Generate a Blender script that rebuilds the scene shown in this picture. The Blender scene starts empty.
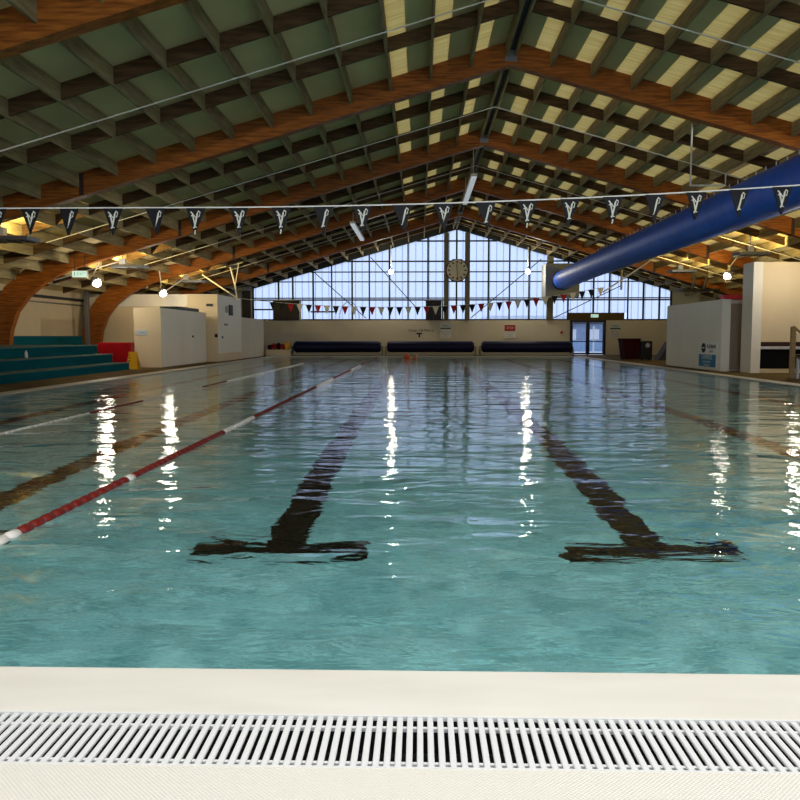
import bpy, bmesh, math, random
from mathutils import Vector, Matrix
random.seed(7)
S = bpy.context.scene
COL = S.collection

# ------------------------------------------------------------------ camera
pitch = math.atan(64 / 800); yaw = math.atan(20 / (800 / math.cos(pitch)))
cam = bpy.data.cameras.new('camera'); cam.sensor_width = 36; cam.lens = 36.0; cam.clip_start = 0.05; cam.clip_end = 400
camo = bpy.data.objects.new('camera', cam); COL.objects.link(camo)
camo.location = (0, 0, 1.0); camo.rotation_euler = (math.pi / 2 - pitch, 0, yaw)
S.camera = camo

# ------------------------------------------------------------------ world, light, exposure
S.view_settings.view_transform = 'Standard'; S.view_settings.look = 'None'
S.view_settings.exposure = 0.0; S.view_settings.gamma = 1.0
S.view_settings.use_curve_mapping = False
W = bpy.data.worlds.new('sky'); S.world = W; W.use_nodes = True
nt = W.node_tree; bg = nt.nodes['Background']
bg.inputs['Color'].default_value = (0.65, 0.77, 1.0, 1); bg.inputs['Strength'].default_value = 1.48
S.cycles.use_denoising = True
S.cycles.max_bounces = 10; S.cycles.diffuse_bounces = 4; S.cycles.glossy_bounces = 4; S.cycles.transmission_bounces = 8
S.cycles.transparent_max_bounces = 12
S.cycles.sample_clamp_indirect = 6.0
S.cycles.blur_glossy = 0.3

def area(name, loc, target, sx, sy, power, color=(1, 1, 1), spread=180):
    l = bpy.data.lights.new(name, 'AREA'); l.shape = 'RECTANGLE'; l.size = sx; l.size_y = sy
    l.energy = power; l.color = color; l.spread = math.radians(spread)
    o = bpy.data.objects.new(name, l); COL.objects.link(o); o.location = loc
    o.rotation_euler = (Vector(target) - Vector(loc)).to_track_quat('-Z', 'Y').to_euler()
    return o
def spot(name, loc, target, power, color, angle=100, blend=0.3, radius=0.1):
    l = bpy.data.lights.new(name, 'SPOT'); l.energy = power; l.color = color
    l.spot_size = math.radians(angle); l.spot_blend = blend; l.shadow_soft_size = radius
    o = bpy.data.objects.new(name, l); COL.objects.link(o); o.location = loc
    o.rotation_euler = (Vector(target) - Vector(loc)).to_track_quat('-Z', 'Y').to_euler()
    return o
# fill light added at the open near gable behind the camera, as daylight
area('near_gable_fill', (1.5, -2.6, 3.4), (1.5, 12, -1.5), 17, 3.2, 200, (0.92, 0.97, 1.0))
# unseen fill light added above the near deck to brighten it, shining down
area('near_deck_fill', (1.84, 1.2, 4.95), (1.84, 2.5, 0), 9, 1.6, 345, (0.95, 0.97, 1.0))

# ------------------------------------------------------------------ materials
def mat(name, color, rough=0.6, metal=0.0, var=0.0, vscale=(1, 1, 1), nscale=4.0, bump=0.0, dark=None, spec=0.2, detail=4.0, trans=0.0):
    m = bpy.data.materials.new(name); m.use_nodes = True
    t = m.node_tree; p = t.nodes['Principled BSDF']
    p.inputs['Roughness'].default_value = rough; p.inputs['Metallic'].default_value = metal
    p.inputs['Specular IOR Level'].default_value = spec
    c = (*color, 1)
    if var or bump or dark:
        tc = t.nodes.new('ShaderNodeTexCoord'); mp = t.nodes.new('ShaderNodeMapping')
        mp.inputs['Scale'].default_value = vscale
        t.links.new(tc.outputs['Object'], mp.inputs[0])
        n = t.nodes.new('ShaderNodeTexNoise'); n.inputs['Scale'].default_value = nscale; n.inputs['Detail'].default_value = detail
        t.links.new(mp.outputs[0], n.inputs['Vector'])
        r = t.nodes.new('ShaderNodeValToRGB')
        r.color_ramp.elements[0].position = 0.32; r.color_ramp.elements[1].position = 0.7
        d = dark if dark else tuple(max(0, x * (1 - var)) for x in color)
        r.color_ramp.elements[0].color = (*d, 1); r.color_ramp.elements[1].color = c
        t.links.new(n.outputs['Fac'], r.inputs[0]); t.links.new(r.outputs[0], p.inputs['Base Color'])
        if bump:
            b = t.nodes.new('ShaderNodeBump'); b.inputs['Strength'].default_value = bump; b.inputs['Distance'].default_value = 0.02
            t.links.new(n.outputs['Fac'], b.inputs['Height']); t.links.new(b.outputs[0], p.inputs['Normal'])
    else:
        p.inputs['Base Color'].default_value = c
    return m
def emat(name, color, strength):
    m = bpy.data.materials.new(name); m.use_nodes = True
    p = m.node_tree.nodes['Principled BSDF']
    p.inputs['Base Color'].default_value = (0.8, 0.8, 0.8, 1)
    p.inputs['Emission Color'].default_value = (*color, 1); p.inputs['Emission Strength'].default_value = strength
    return m

GLULAM = mat('glulam timber', (0.41, 0.13, 0.017), 0.5, dark=(0.16, 0.046, 0.007), vscale=(0.5, 3, 5.0), nscale=5, bump=0.1)
PURLIN = mat('weathered purlin timber', (0.40, 0.33, 0.175), 0.8, dark=(0.21, 0.165, 0.085), vscale=(6, 0.6, 6), nscale=3, bump=0.1)
JOIST = mat('brown joist timber', (0.13, 0.075, 0.032), 0.75, dark=(0.05, 0.028, 0.013), vscale=(0.8, 4, 6), nscale=3, bump=0.1)
GREEN = mat('pale green roof lining', (0.84, 0.68, 0.36), 0.8, var=0.18, nscale=0.8)
def skylight():
    m = bpy.data.materials.new('yellowed translucent roof sheet'); m.use_nodes = True; t = m.node_tree; t.nodes.clear()
    out = t.nodes.new('ShaderNodeOutputMaterial'); mx = t.nodes.new('ShaderNodeMixShader'); mx.inputs[0].default_value = 0.66
    tl = t.nodes.new('ShaderNodeBsdfTranslucent'); df = t.nodes.new('ShaderNodeBsdfDiffuse')
    tc = t.nodes.new('ShaderNodeTexCoord'); mp = t.nodes.new('ShaderNodeMapping'); mp.inputs['Scale'].default_value = (0.5, 9, 0.5)
    n = t.nodes.new('ShaderNodeTexNoise'); n.inputs['Scale'].default_value = 1.6; n.inputs['Detail'].default_value = 4
    r = t.nodes.new('ShaderNodeValToRGB'); r.color_ramp.elements[0].color = (0.74, 0.50, 0.14, 1); r.color_ramp.elements[1].color = (0.90, 0.67, 0.24, 1)
    r.color_ramp.elements[0].position = .35; r.color_ramp.elements[1].position = .65
    t.links.new(tc.outputs['Object'], mp.inputs[0]); t.links.new(mp.outputs[0], n.inputs['Vector']); t.links.new(n.outputs['Fac'], r.inputs[0])
    t.links.new(r.outputs[0], tl.inputs[0]); t.links.new(r.outputs[0], df.inputs[0])
    t.links.new(tl.outputs[0], mx.inputs[1]); t.links.new(df.outputs[0], mx.inputs[2]); t.links.new(mx.outputs[0], out.inputs[0])
    return m
CREAM = skylight()
PAINT = mat('cream painted wall', (0.72, 0.59, 0.38), 0.6, var=0.07, nscale=1.5, vscale=(1, 1, 0.4))
WHITE = mat('white painted panel', (0.84, 0.79, 0.68), 0.5, var=0.06, nscale=1.2, vscale=(1, 1, 0.3))
BLOCK = mat('painted block wall', (0.66, 0.60, 0.48), 0.7, var=0.08, nscale=1.0)
GREYW = mat('pale grey wall', (0.45, 0.47, 0.48), 0.7, var=0.08, nscale=1.0)
DECK = mat('olive deck tiles', (0.20, 0.145, 0.055), 0.8, spec=0.05, dark=(0.10, 0.065, 0.025), nscale=1.6, bump=0.05)
COPING = mat('cream coping tile', (0.71, 0.672, 0.59), 0.45, dark=(0.655, 0.615, 0.53), vscale=(0.6, 2.5, 1), nscale=3, detail=6)
GRATE = mat('white plastic grating', (0.68, 0.67, 0.65), 0.4)
DARK = mat('dark channel', (0.012, 0.012, 0.011), 0.7)
POOLWALL = mat('pool wall paint', (0.36, 0.70, 0.76), 0.5, var=0.05)
TEAL = mat('teal painted timber', (0.002, 0.10, 0.13), 0.8, spec=0.05, dark=(0.001, 0.065, 0.09), nscale=2, vscale=(1, .3, 3))
TEALEDGE = mat('worn pale nosing', (0.11, 0.18, 0.17), 0.8, spec=0.05, var=0.3, nscale=3)
BLACK = mat('black tile', (0.006, 0.006, 0.006), 0.5)
STEELD = mat('dark window steel', (0.035, 0.04, 0.04), 0.5, 0.2)
POSTG = mat('grey olive post', (0.13, 0.12, 0.07), 0.6)
GREY = mat('grey metal', (0.22, 0.23, 0.24), 0.4, 0.6)
ALU = mat('white coated steel', (0.72, 0.70, 0.62), 0.4)
RED = mat('red vinyl', (0.42, 0.006, 0.010), 0.4, var=0.2)
YELLOW = mat('yellow plastic', (0.75, 0.38, 0.02), 0.4)
NAVY = mat('navy pool blanket', (0.003, 0.004, 0.045), 0.5, var=0.3, nscale=6)
DUCT = mat('blue duct fabric', (0.025, 0.14, 0.85), 0.5, spec=0.35, var=0.2, nscale=2, vscale=(1, 3, 1), bump=0.1)
BLK = mat('black cloth', (0.008, 0.008, 0.010), 0.6)
CLOTHR = mat('red cloth', (0.40, 0.012, 0.02), 0.6)
CLOTHW = mat('white cloth', (0.72, 0.70, 0.60), 0.6)
ROPEW = mat('white cord', (0.80, 0.78, 0.72), 0.5)
FLOATR = mat('red float plastic', (0.17, 0.014, 0.010), 0.5)
FLOATW = mat('white float plastic', (0.72, 0.68, 0.62), 0.3)
DARKBIN = mat('black bin plastic', (0.012, 0.010, 0.012), 0.4)
MAROON = mat('dark red bin plastic', (0.028, 0.003, 0.003), 0.7, spec=.05)
SKIN = mat('skin', (0.62, 0.27, 0.16), 0.45)
BLUEP = mat('blue plastic', (0.01, 0.08, 0.42), 0.4)
SIGNW = mat('white sign', (0.78, 0.78, 0.76), 0.5)
SIGNB = mat('blue sign', (0.02, 0.17, 0.36), 0.5)
SIGNLB = mat('pale blue sign', (0.50, 0.60, 0.63), 0.5)
SIGNR = mat('red sign', (0.40, 0.03, 0.03), 0.5)
INK = mat('black ink', (0.012, 0.012, 0.014), 0.6)
INKG = mat('grey ink', (0.22, 0.23, 0.23), 0.6)
INKB = mat('dark teal ink', (0.02, 0.08, 0.10), 0.6)
REDTRIM = mat('red trim', (0.55, 0.03, 0.04), 0.5)
LAMP = emat('lamp glow', (1.0, 0.93, 0.80), 30.0)
TUBE = emat('tube diffuser', (0.85, 0.9, 1.0), 0.35)
EXITG = emat('exit sign glow', (0.55, 0.95, 0.80), 0.75)
EXITD = mat('exit sign green', (0.01, 0.25, 0.16), 0.5)
CONCRETE = mat('outside paving', (0.55, 0.55, 0.55), 0.8, var=0.1)
HOUSE = mat('outside wall blue grey', (0.26, 0.34, 0.48), 0.8, var=0.3, nscale=3)
ROOFO = mat('outside roof', (0.6, 0.62, 0.66), 0.8)

# polycarbonate glazing: lets the sky through, a little milky, faint vertical ribs
def glazing(name, tint=(0.93, 0.95, 1.0), milk=0.35, rib=True):
    m = bpy.data.materials.new(name); m.use_nodes = True; t = m.node_tree; t.nodes.clear()
    out = t.nodes.new('ShaderNodeOutputMaterial'); mx = t.nodes.new('ShaderNodeMixShader')
    tr = t.nodes.new('ShaderNodeBsdfTransparent'); tl = t.nodes.new('ShaderNodeBsdfTranslucent')
    tl.inputs[0].default_value = (0.8, 0.84, 0.9, 1); mx.inputs[0].default_value = milk
    if rib:
        tc = t.nodes.new('ShaderNodeTexCoord'); sx = t.nodes.new('ShaderNodeSeparateXYZ')
        t.links.new(tc.outputs['Object'], sx.inputs[0])
        w = t.nodes.new('ShaderNodeMath'); w.operation = 'MULTIPLY'; w.inputs[1].default_value = 1 / 0.36
        t.links.new(sx.outputs[0], w.inputs[0])
        f = t.nodes.new('ShaderNodeMath'); f.operation = 'FRACT'; t.links.new(w.outputs[0], f.inputs[0])
        g = t.nodes.new('ShaderNodeMath'); g.operation = 'GREATER_THAN'; g.inputs[1].default_value = 0.88
        t.links.new(f.outputs[0], g.inputs[0])
        c = t.nodes.new('ShaderNodeMixRGB'); c.inputs[1].default_value = (*tint, 1); c.inputs[2].default_value = (0.47, 0.54, 0.68, 1)
        t.links.new(g.outputs[0], c.inputs[0]); t.links.new(c.outputs[0], tr.inputs[0])
    else:
        tr.inputs[0].default_value = (*tint, 1)
    t.links.new(tr.outputs[0], mx.inputs[1]); t.links.new(tl.outputs[0], mx.inputs[2]); t.links.new(mx.outputs[0], out.inputs[0])
    return m
POLY = glazing('polycarbonate sheet')
PANE = glazing('clear door glass', milk=0.04, rib=False)

# dimpled foreground tile
def dimple():
    m = mat('dimpled cream tile', (0.70, 0.66, 0.575), 0.5)
    t = m.node_tree; p = t.nodes['Principled BSDF']
    tc = t.nodes.new('ShaderNodeTexCoord'); mp = t.nodes.new('ShaderNodeMapping')
    mp.inputs['Rotation'].default_value = (0, 0, math.radians(45)); mp.inputs['Scale'].default_value = (125, 125, 125)
    t.links.new(tc.outputs['Object'], mp.inputs[0])
    v = t.nodes.new('ShaderNodeTexVoronoi'); v.inputs['Randomness'].default_value = 0.0; v.inputs['Scale'].default_value = 1.0
    v.voronoi_dimensions = '2D'
    t.links.new(mp.outputs[0], v.inputs['Vector'])
    b = t.nodes.new('ShaderNodeBump'); b.invert = True; b.inputs['Strength'].default_value = 0.8; b.inputs['Distance'].default_value = 0.003
    t.links.new(v.outputs['Distance'], b.inputs['Height']); t.links.new(b.outputs[0], p.inputs['Normal'])
    return m
DIMPLE = dimple()

# pool floor: pale teal paint with soft mottling and painted-in caustic light
def floor_mat():
    m = mat('pool floor paint', (0.36, 0.66, 0.64), 0.6)
    t = m.node_tree; p = t.nodes['Principled BSDF']
    tc = t.nodes.new('ShaderNodeTexCoord'); mp = t.nodes.new('ShaderNodeMapping'); mp.inputs['Scale'].default_value = (1, 2.2, 1)
    t.links.new(tc.outputs['Object'], mp.inputs[0])
    n = t.nodes.new('ShaderNodeTexNoise'); n.inputs['Scale'].default_value = 1.6; n.inputs['Detail'].default_value = 6
    t.links.new(mp.outputs[0], n.inputs['Vector'])
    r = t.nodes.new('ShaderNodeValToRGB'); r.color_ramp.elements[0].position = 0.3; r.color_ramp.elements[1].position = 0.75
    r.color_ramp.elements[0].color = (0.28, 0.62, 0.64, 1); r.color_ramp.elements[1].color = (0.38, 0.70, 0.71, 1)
    # rippling caustic light put into the floor colour, small cross-wise patches
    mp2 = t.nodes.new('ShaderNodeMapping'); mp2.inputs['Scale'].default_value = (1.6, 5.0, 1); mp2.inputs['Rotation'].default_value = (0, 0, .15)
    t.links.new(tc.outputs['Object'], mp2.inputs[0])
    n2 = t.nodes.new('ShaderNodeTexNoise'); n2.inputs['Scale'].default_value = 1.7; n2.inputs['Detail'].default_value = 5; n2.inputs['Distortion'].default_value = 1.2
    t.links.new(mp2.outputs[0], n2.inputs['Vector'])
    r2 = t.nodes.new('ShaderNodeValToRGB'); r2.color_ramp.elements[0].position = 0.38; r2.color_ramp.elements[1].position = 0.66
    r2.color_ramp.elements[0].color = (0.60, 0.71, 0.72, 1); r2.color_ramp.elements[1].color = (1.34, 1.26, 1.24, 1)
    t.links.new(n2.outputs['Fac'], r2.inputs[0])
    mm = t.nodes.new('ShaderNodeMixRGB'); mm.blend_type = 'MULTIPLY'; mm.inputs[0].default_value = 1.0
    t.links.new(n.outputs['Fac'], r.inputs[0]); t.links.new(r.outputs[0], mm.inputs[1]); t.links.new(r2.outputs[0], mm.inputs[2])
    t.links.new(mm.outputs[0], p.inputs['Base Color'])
    return m
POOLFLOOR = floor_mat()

def water_mat():
    m = bpy.data.materials.new('pool water'); m.use_nodes = True; t = m.node_tree
    p = t.nodes['Principled BSDF']
    p.inputs['Base Color'].default_value = (0.86, 0.98, 0.97, 1)
    p.inputs['Transmission Weight'].default_value = 1.0; p.inputs['IOR'].default_value = 1.333
    p.inputs['Roughness'].default_value = 0.015
    tc = t.nodes.new('ShaderNodeTexCoord')
    def layer(scale, vs, detail, rot, dist):
        mp = t.nodes.new('ShaderNodeMapping'); mp.inputs['Scale'].default_value = vs; mp.inputs['Rotation'].default_value = (0, 0, rot)
        t.links.new(tc.outputs['Object'], mp.inputs[0])
        n = t.nodes.new('ShaderNodeTexNoise'); n.inputs['Scale'].default_value = scale; n.inputs['Detail'].default_value = detail
        n.inputs['Distortion'].default_value = dist
        t.links.new(mp.outputs[0], n.inputs['Vector']); return n
    a = layer(1.5, (0.55, 1.15, 1), 2.0, 0.12, 0.6)
    b = layer(4.5, (0.6, 1.15, 1), 3.0, -0.25, 0.8)
    mul = t.nodes.new('ShaderNodeMath'); mul.operation = 'MULTIPLY'; mul.inputs[1].default_value = 0.24
    t.links.new(b.outputs['Fac'], mul.inputs[0])
    ad0 = t.nodes.new('ShaderNodeMath'); t.links.new(a.outputs['Fac'], ad0.inputs[0]); t.links.new(mul.outputs[0], ad0.inputs[1])
    c = layer(13.0, (0.6, 1.2, 1), 2.0, 0.3, 0.5)
    mc = t.nodes.new('ShaderNodeMath'); mc.operation = 'MULTIPLY'; mc.inputs[1].default_value = 0.05; t.links.new(c.outputs['Fac'], mc.inputs[0])
    ad = t.nodes.new('ShaderNodeMath'); t.links.new(ad0.outputs[0], ad.inputs[0]); t.links.new(mc.outputs[0], ad.inputs[1])
    bp = t.nodes.new('ShaderNodeBump'); bp.inputs['Strength'].default_value = 1.0; bp.inputs['Distance'].default_value = 0.033
    t.links.new(ad.outputs[0], bp.inputs['Height']); t.links.new(bp.outputs[0], p.inputs['Normal'])
    return m
WATER = water_mat()

# ------------------------------------------------------------------ mesh helpers (all in world coordinates)
def bmn(): return bmesh.new()
def bx(bm, x0, x1, y0, y1, z0, z1):
    v = [bm.verts.new((x, y, z)) for z in (z0, z1) for y in (y0, y1) for x in (x0, x1)]
    for f in ((0, 2, 3, 1), (4, 5, 7, 6), (0, 1, 5, 4), (2, 6, 7, 3), (0, 4, 6, 2), (1, 3, 7, 5)):
        bm.faces.new([v[i] for i in f])
    return v
def box(*a):
    bm = bmn(); bx(bm, *a); return bm
def bbox(x0, x1, y0, y1, z0, z1, r=0.02, seg=2):
    bm = box(x0, x1, y0, y1, z0, z1)
    bmesh.ops.bevel(bm, geom=bm.edges[:], offset=r, segments=seg, affect='EDGES', profile=0.6)
    return bm
def tube(bm, pts, r, n=8, cap=True):
    pts = [Vector(p) for p in pts]; rings = []
    for i, p in enumerate(pts):
        a = pts[max(i - 1, 0)]; b = pts[min(i + 1, len(pts) - 1)]
        d = (b - a).normalized(); q = d.to_track_quat('Z', 'Y')
        rr = r[i] if isinstance(r, (list, tuple)) else r
        rings.append([bm.verts.new(p + q @ Vector((rr * math.cos(2 * math.pi * k / n), rr * math.sin(2 * math.pi * k / n), 0))) for k in range(n)])
    for i in range(len(rings) - 1):
        for k in range(n):
            bm.faces.new((rings[i][k], rings[i][(k + 1) % n], rings[i + 1][(k + 1) % n], rings[i + 1][k]))
    if cap:
        bm.faces.new(rings[0][::-1]); bm.faces.new(rings[-1])
    return bm
def tb(pts, r, n=8): return tube(bmn(), pts, r, n)
def prism_y(bm, prof, y0, y1):
    """profile in X,Z pushed along Y"""
    a = [bm.verts.new((x, y0, z)) for x, z in prof]; b = [bm.verts.new((x, y1, z)) for x, z in prof]
    n = len(prof)
    bm.faces.new(a); bm.faces.new(b[::-1])
    for i in range(n): bm.faces.new((a[i], b[i], b[(i + 1) % n], a[(i + 1) % n]))
    return bm
def strip_y(bm, lo, hi, y0, y1):
    """solid between two XZ polylines of equal length"""
    n = len(lo)
    V = [[bm.verts.new((p[0], y, p[1])) for p in pl] for y in (y0, y1) for pl in (lo, hi)]
    l0, h0, l1, h1 = V
    for i in range(n - 1):
        bm.faces.new((l0[i], l0[i + 1], h0[i + 1], h0[i])); bm.faces.new((l1[i + 1], l1[i], h1[i], h1[i + 1]))
        bm.faces.new((l0[i + 1], l0[i], l1[i], l1[i + 1])); bm.faces.new((h0[i], h0[i + 1], h1[i + 1], h1[i]))
    bm.faces.new((l0[0], h0[0], h1[0], l1[0])); bm.faces.new((h0[-1], l0[-1], l1[-1], h1[-1]))
    return bm
def sphere(bm, c, r, u=16, v=10, sc=(1, 1, 1)):
    bmesh.ops.create_uvsphere(bm, u_segments=u, v_segments=v, radius=r, matrix=Matrix.Translation(c) @ Matrix.Diagonal((*sc, 1)))
    return bm
def obj(name, bm, m, parent=None, smooth=False):
    me = bpy.data.meshes.new(name)
    bmesh.ops.recalc_face_normals(bm, faces=bm.faces[:])
    if parent is not None:
        o = Vector((0, 0, 0)); q = parent
        while q is not None: o += q.location; q = q.parent
        bmesh.ops.translate(bm, verts=bm.verts[:], vec=-o)
    bm.to_mesh(me); bm.free()
    for mm in (m if isinstance(m, (list, tuple)) else [m]): me.materials.append(mm)
    if smooth:
        for p in me.polygons: p.use_smooth = True
    ob = bpy.data.objects.new(name, me); COL.objects.link(ob)
    if parent is not None: ob.parent = parent
    return ob
def tag(o, label, cat, group=None, kind=None):
    o['label'] = label; o['category'] = cat
    if group: o['group'] = group
    if kind: o['kind'] = kind
    return o
def thing(name, label, cat, loc, group=None):
    o = bpy.data.objects.new(name, None); o.empty_display_size = 0.1; COL.objects.link(o); o.location = loc
    return tag(o, label, cat, group)
def one(name, bm, m, label, cat, group=None, smooth=False):
    """thing that is one mesh, origin at its base centre"""
    xs = [v.co.x for v in bm.verts]; ys = [v.co.y for v in bm.verts]; zs = [v.co.z for v in bm.verts]
    c = Vector(((min(xs) + max(xs)) / 2, (min(ys) + max(ys)) / 2, min(zs)))
    bmesh.ops.translate(bm, verts=bm.verts[:], vec=-c)
    o = obj(name, bm, m, None, smooth); o.location = c
    return tag(o, label, cat, group)
def struct(name, bm, m, label=None, parent=None):
    o = obj(name, bm, m, parent)
    if parent is None:
        o['kind'] = 'structure'
    if label: o['label'] = label
    return o
def dup(root, loc, label=None):
    r = root.copy(); COL.objects.link(r); r.location = loc
    if label: r['label'] = label
    for ch in list(root.children):
        c = ch.copy(); COL.objects.link(c); c.parent = r
        for g in list(ch.children):
            d = g.copy(); COL.objects.link(d); d.parent = c
    return r
def text_bm(body, size, loc, rot, depth=0.002, align='CENTER'):
    cu = bpy.data.curves.new('lettering', 'FONT'); cu.body = body; cu.size = size; cu.extrude = depth
    cu.align_x = align; cu.align_y = 'CENTER'; cu.resolution_u = 3
    o = bpy.data.objects.new('lettering', cu); COL.objects.link(o)
    dg = bpy.context.evaluated_depsgraph_get(); me = bpy.data.meshes.new_from_object(o.evaluated_get(dg))
    bm = bmn(); bm.from_mesh(me); bpy.data.objects.remove(o); bpy.data.meshes.remove(me)
    from mathutils import Euler
    bmesh.ops.transform(bm, matrix=Matrix.Translation(loc) @ Euler(rot).to_matrix().to_4x4(), verts=bm.verts[:])
    return bm
FACE_CAM = (math.pi / 2, 0, 0)                 # lettering read from -Y side
FACE_LEFT = (math.pi / 2, 0, -math.pi / 2)     # lettering read from -X side

# ------------------------------------------------------------------ dimensions
PX0, PX1, PY0, PY1 = -7.1, 7.62, 2.33, 39.7     # pool
WL, FLOORZ = -0.022, -1.32
RX = 1.84                                        # ridge
WX0, WX1, YB, YF = -13.15, 16.83, -3.0, 43.2
FR = [3.22 + 6.85 * k for k in range(6)]
def zb(x): return 6.5 - 0.29 * abs(x - RX)

# ------------------------------------------------------------------ pool shell and deck
bm = bmn(); bx(bm, PX0 - .3, PX1 + .3, PY0 - .3, PY1 + .3, FLOORZ - .2, FLOORZ)
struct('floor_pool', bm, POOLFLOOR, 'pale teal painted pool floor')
struct('wall_pool_near', box(PX0 - .3, PX1 + .3, PY0 - .2, PY0, FLOORZ, -0.015), POOLWALL)
struct('wall_pool_far', box(PX0 - .3, PX1 + .3, PY1, PY1 + .2, FLOORZ, -0.015), POOLWALL)
struct('wall_pool_left', box(PX0 - .2, PX0, PY0, PY1, FLOORZ, -0.015), POOLWALL)
struct('wall_pool_right', box(PX1, PX1 + .2, PY0, PY1, FLOORZ, -0.015), POOLWALL)
bm = bmn(); vs = [bm.verts.new(p) for p in ((PX0, PY0, WL), (PX1, PY0, WL), (PX1, PY1, WL), (PX0, PY1, WL))]; bm.faces.new(vs)
wo = obj('pool_water', bm, WATER); tag(wo, 'rippled teal water filling the whole swimming pool', 'water', kind='stuff')

G0, G1 = 1.788, 2.033
struct('floor_coping_near', bbox(PX0 - 3, PX1 + 3, G1 + .006, PY0, -.12, 0, .006), COPING, 'smooth cream coping at the near pool edge')
struct('floor_deck_near', box(WX0, WX1, YB, G0 - .006, -.12, 0), DIMPLE, 'dimpled cream deck tiles at the bottom of the view')
struct('floor_channel_near', box(PX0 - 3, PX1 + 3, G0 - .006, G1 + .006, -.14, -.10), DARK)
struct('floor_coping_left', bbox(PX0 - .34, PX0, PY0, PY1 + .34, -.12, 0.004, .006), COPING)
struct('floor_coping_right', bbox(PX1, PX1 + .34, PY0, PY1 + .34, -.12, 0.004, .006), COPING)
struct('floor_coping_far', bbox(PX0, PX1, PY1, PY1 + .34, -.12, 0.004, .006), COPING)
struct('floor_deck_left', box(WX0, PX0 - .34, PY0, YF, -.12, 0), DECK)
struct('floor_deck_right', box(PX1 + .34, WX1, PY0, YF, -.12, 0), DECK)
struct('floor_deck_far', box(PX0 - .34, PX1 + .34, PY1 + .34, YF, -.12, 0), DECK)

struct('wall_channel_near', box(PX0 - 3, PX1 + 3, G0 - .006, G0 - .001, -.13, -.012), DARK)
struct('wall_channel_far', box(PX0 - 3, PX1 + 3, G1 + .0005, G1 + .0055, -.13, -.012), DARK)
# drain grating: 100 nearest bars as parts, the rest one piece of stuff
gt = thing('drain_grate', 'white slotted plastic overflow grating running along the near pool edge', 'drain grate', (0, (G0 + G1) / 2, -.02))
SP = 0.0262
proto = None
for k in range(100):
    x = -1.36 + k * SP
    if proto is None:
        proto = obj('grate_bar', bbox(x - .0078, x + .0078, G0, G1, -.009, 0.0, .002, 1), GRATE, gt)
        pl = proto
    else:
        o = pl.copy(); COL.objects.link(o); o.parent = gt; o.location = (k * SP, 0, 0)
bm = bmn()
for side in (-1, 1):
    for k in range(70):
        x = (-1.36 - (k + 1) * SP) if side < 0 else (-1.36 + (100 + k) * SP)
        bx(bm, x - .0078, x + .0078, G0, G1, -.009, 0)
o = obj('grate_bar_row', bm, GRATE, gt); o['kind'] = 'stuff'
for y in (G0 + .028, G1 - .045):
    obj('cross_rail', box(-3.2, 3.1, y - .005, y + .005, -.016, -.006), GRATE, gt)
obj('edge_rail', box(-3.2, 3.1, G1, G1 + .006, -.011, .001), GRATE, gt)
obj('edge_rail', box(-3.2, 3.1, G0 - .006, G0, -.011, .001), GRATE, gt)

# lane markings on the pool floor
LANEX = [-5.65, -3.27, -0.895, 1.49, 3.87, 6.22]
names = ['black T lane line furthest left, near the left wall of the pool', 'black T lane line under the left light reflections, second from the left',
         'black T lane line left of centre with its crossbar in full view', 'black T lane line right of centre with its crossbar in full view',
         'black lane line second from the right, running into the right side of the water', 'black lane line furthest right, beside the right wall of the pool']
for x, lb in zip(LANEX, names):
    bm = bmn(); z0, z1 = FLOORZ, FLOORZ + .008
    y0, y1 = 4.95, PY1 - 2.3; hw = .135
    bx(bm, x - .555, x + .555, y0, y0 + .27, z0, z1); bx(bm, x - hw, x + hw, y0 + .27, y1 - .28, z0, z1); bx(bm, x - .555, x + .555, y1 - .28, y1, z0, z1)
    one('lane_line', bm, BLACK, lb, 'lane line', 'black lane lines on the pool floor')

# lane ropes
def lane_rope(x, label, whites, rr_=.036):
    t = thing('lane_rope', label, 'lane rope', (x, PY0, WL), 'lane ropes floating on the water')
    obj('cable', tb([(x, PY0, WL - .008), (x, PY1, WL - .008)], .010, 6), ROPEW, t)
    def fl(bm, y):
        tube(bm, [(x, y - .055, WL - .008), (x, y - .04, WL - .008), (x, y + .04, WL - .008), (x, y + .055, WL - .008)], [.018, rr_, rr_, .018], 10)
    y = 3.6; n = 0; fR = fW = None; far = {0: bmn(), 1: bmn()}
    while y < PY1 - .1:
        w = any(a <= y <= b for a, b in whites)
        if n < 100:
            src = fW if w else fR
            if src is None:
                bm = bmn(); fl(bm, y); src = obj('float', bm, FLOATW if w else FLOATR, t, True); y_src = y
                if w: fW = src; wy = y
                else: fR = src; ry = y
            else:
                o = src.copy(); COL.objects.link(o); o.parent = t; o.location = (0, y - (wy if w else ry), 0)
        else:
            fl(far[1 if w else 0], y)
        y += .128; n += 1
    for k, m in ((0, FLOATR), (1, FLOATW)):
        if len(far[k].verts):
            o = obj('float_row', far[k], m, t, True); o['kind'] = 'stuff'
        else: far[k].free()
lane_rope(-2.09, 'red and white float rope nearest, crossing the left foreground water', [(3.5, 4.1), (5.55, 5.75), (8.4, 10.0), (16, 19), (24, 28)])
lane_rope(-4.38, 'mostly white float rope further left, beyond the red one', [(3.4, 10.5), (12.5, 16), (18, 30)], .024)

# ------------------------------------------------------------------ walls
struct('wall_left', box(WX0 - .2, WX0, YB, YF, -.12, 3.2), PAINT)
struct('wall_right', box(WX1, WX1 + .2, YB, YF, -.12, 3.2), PAINT)
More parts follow.
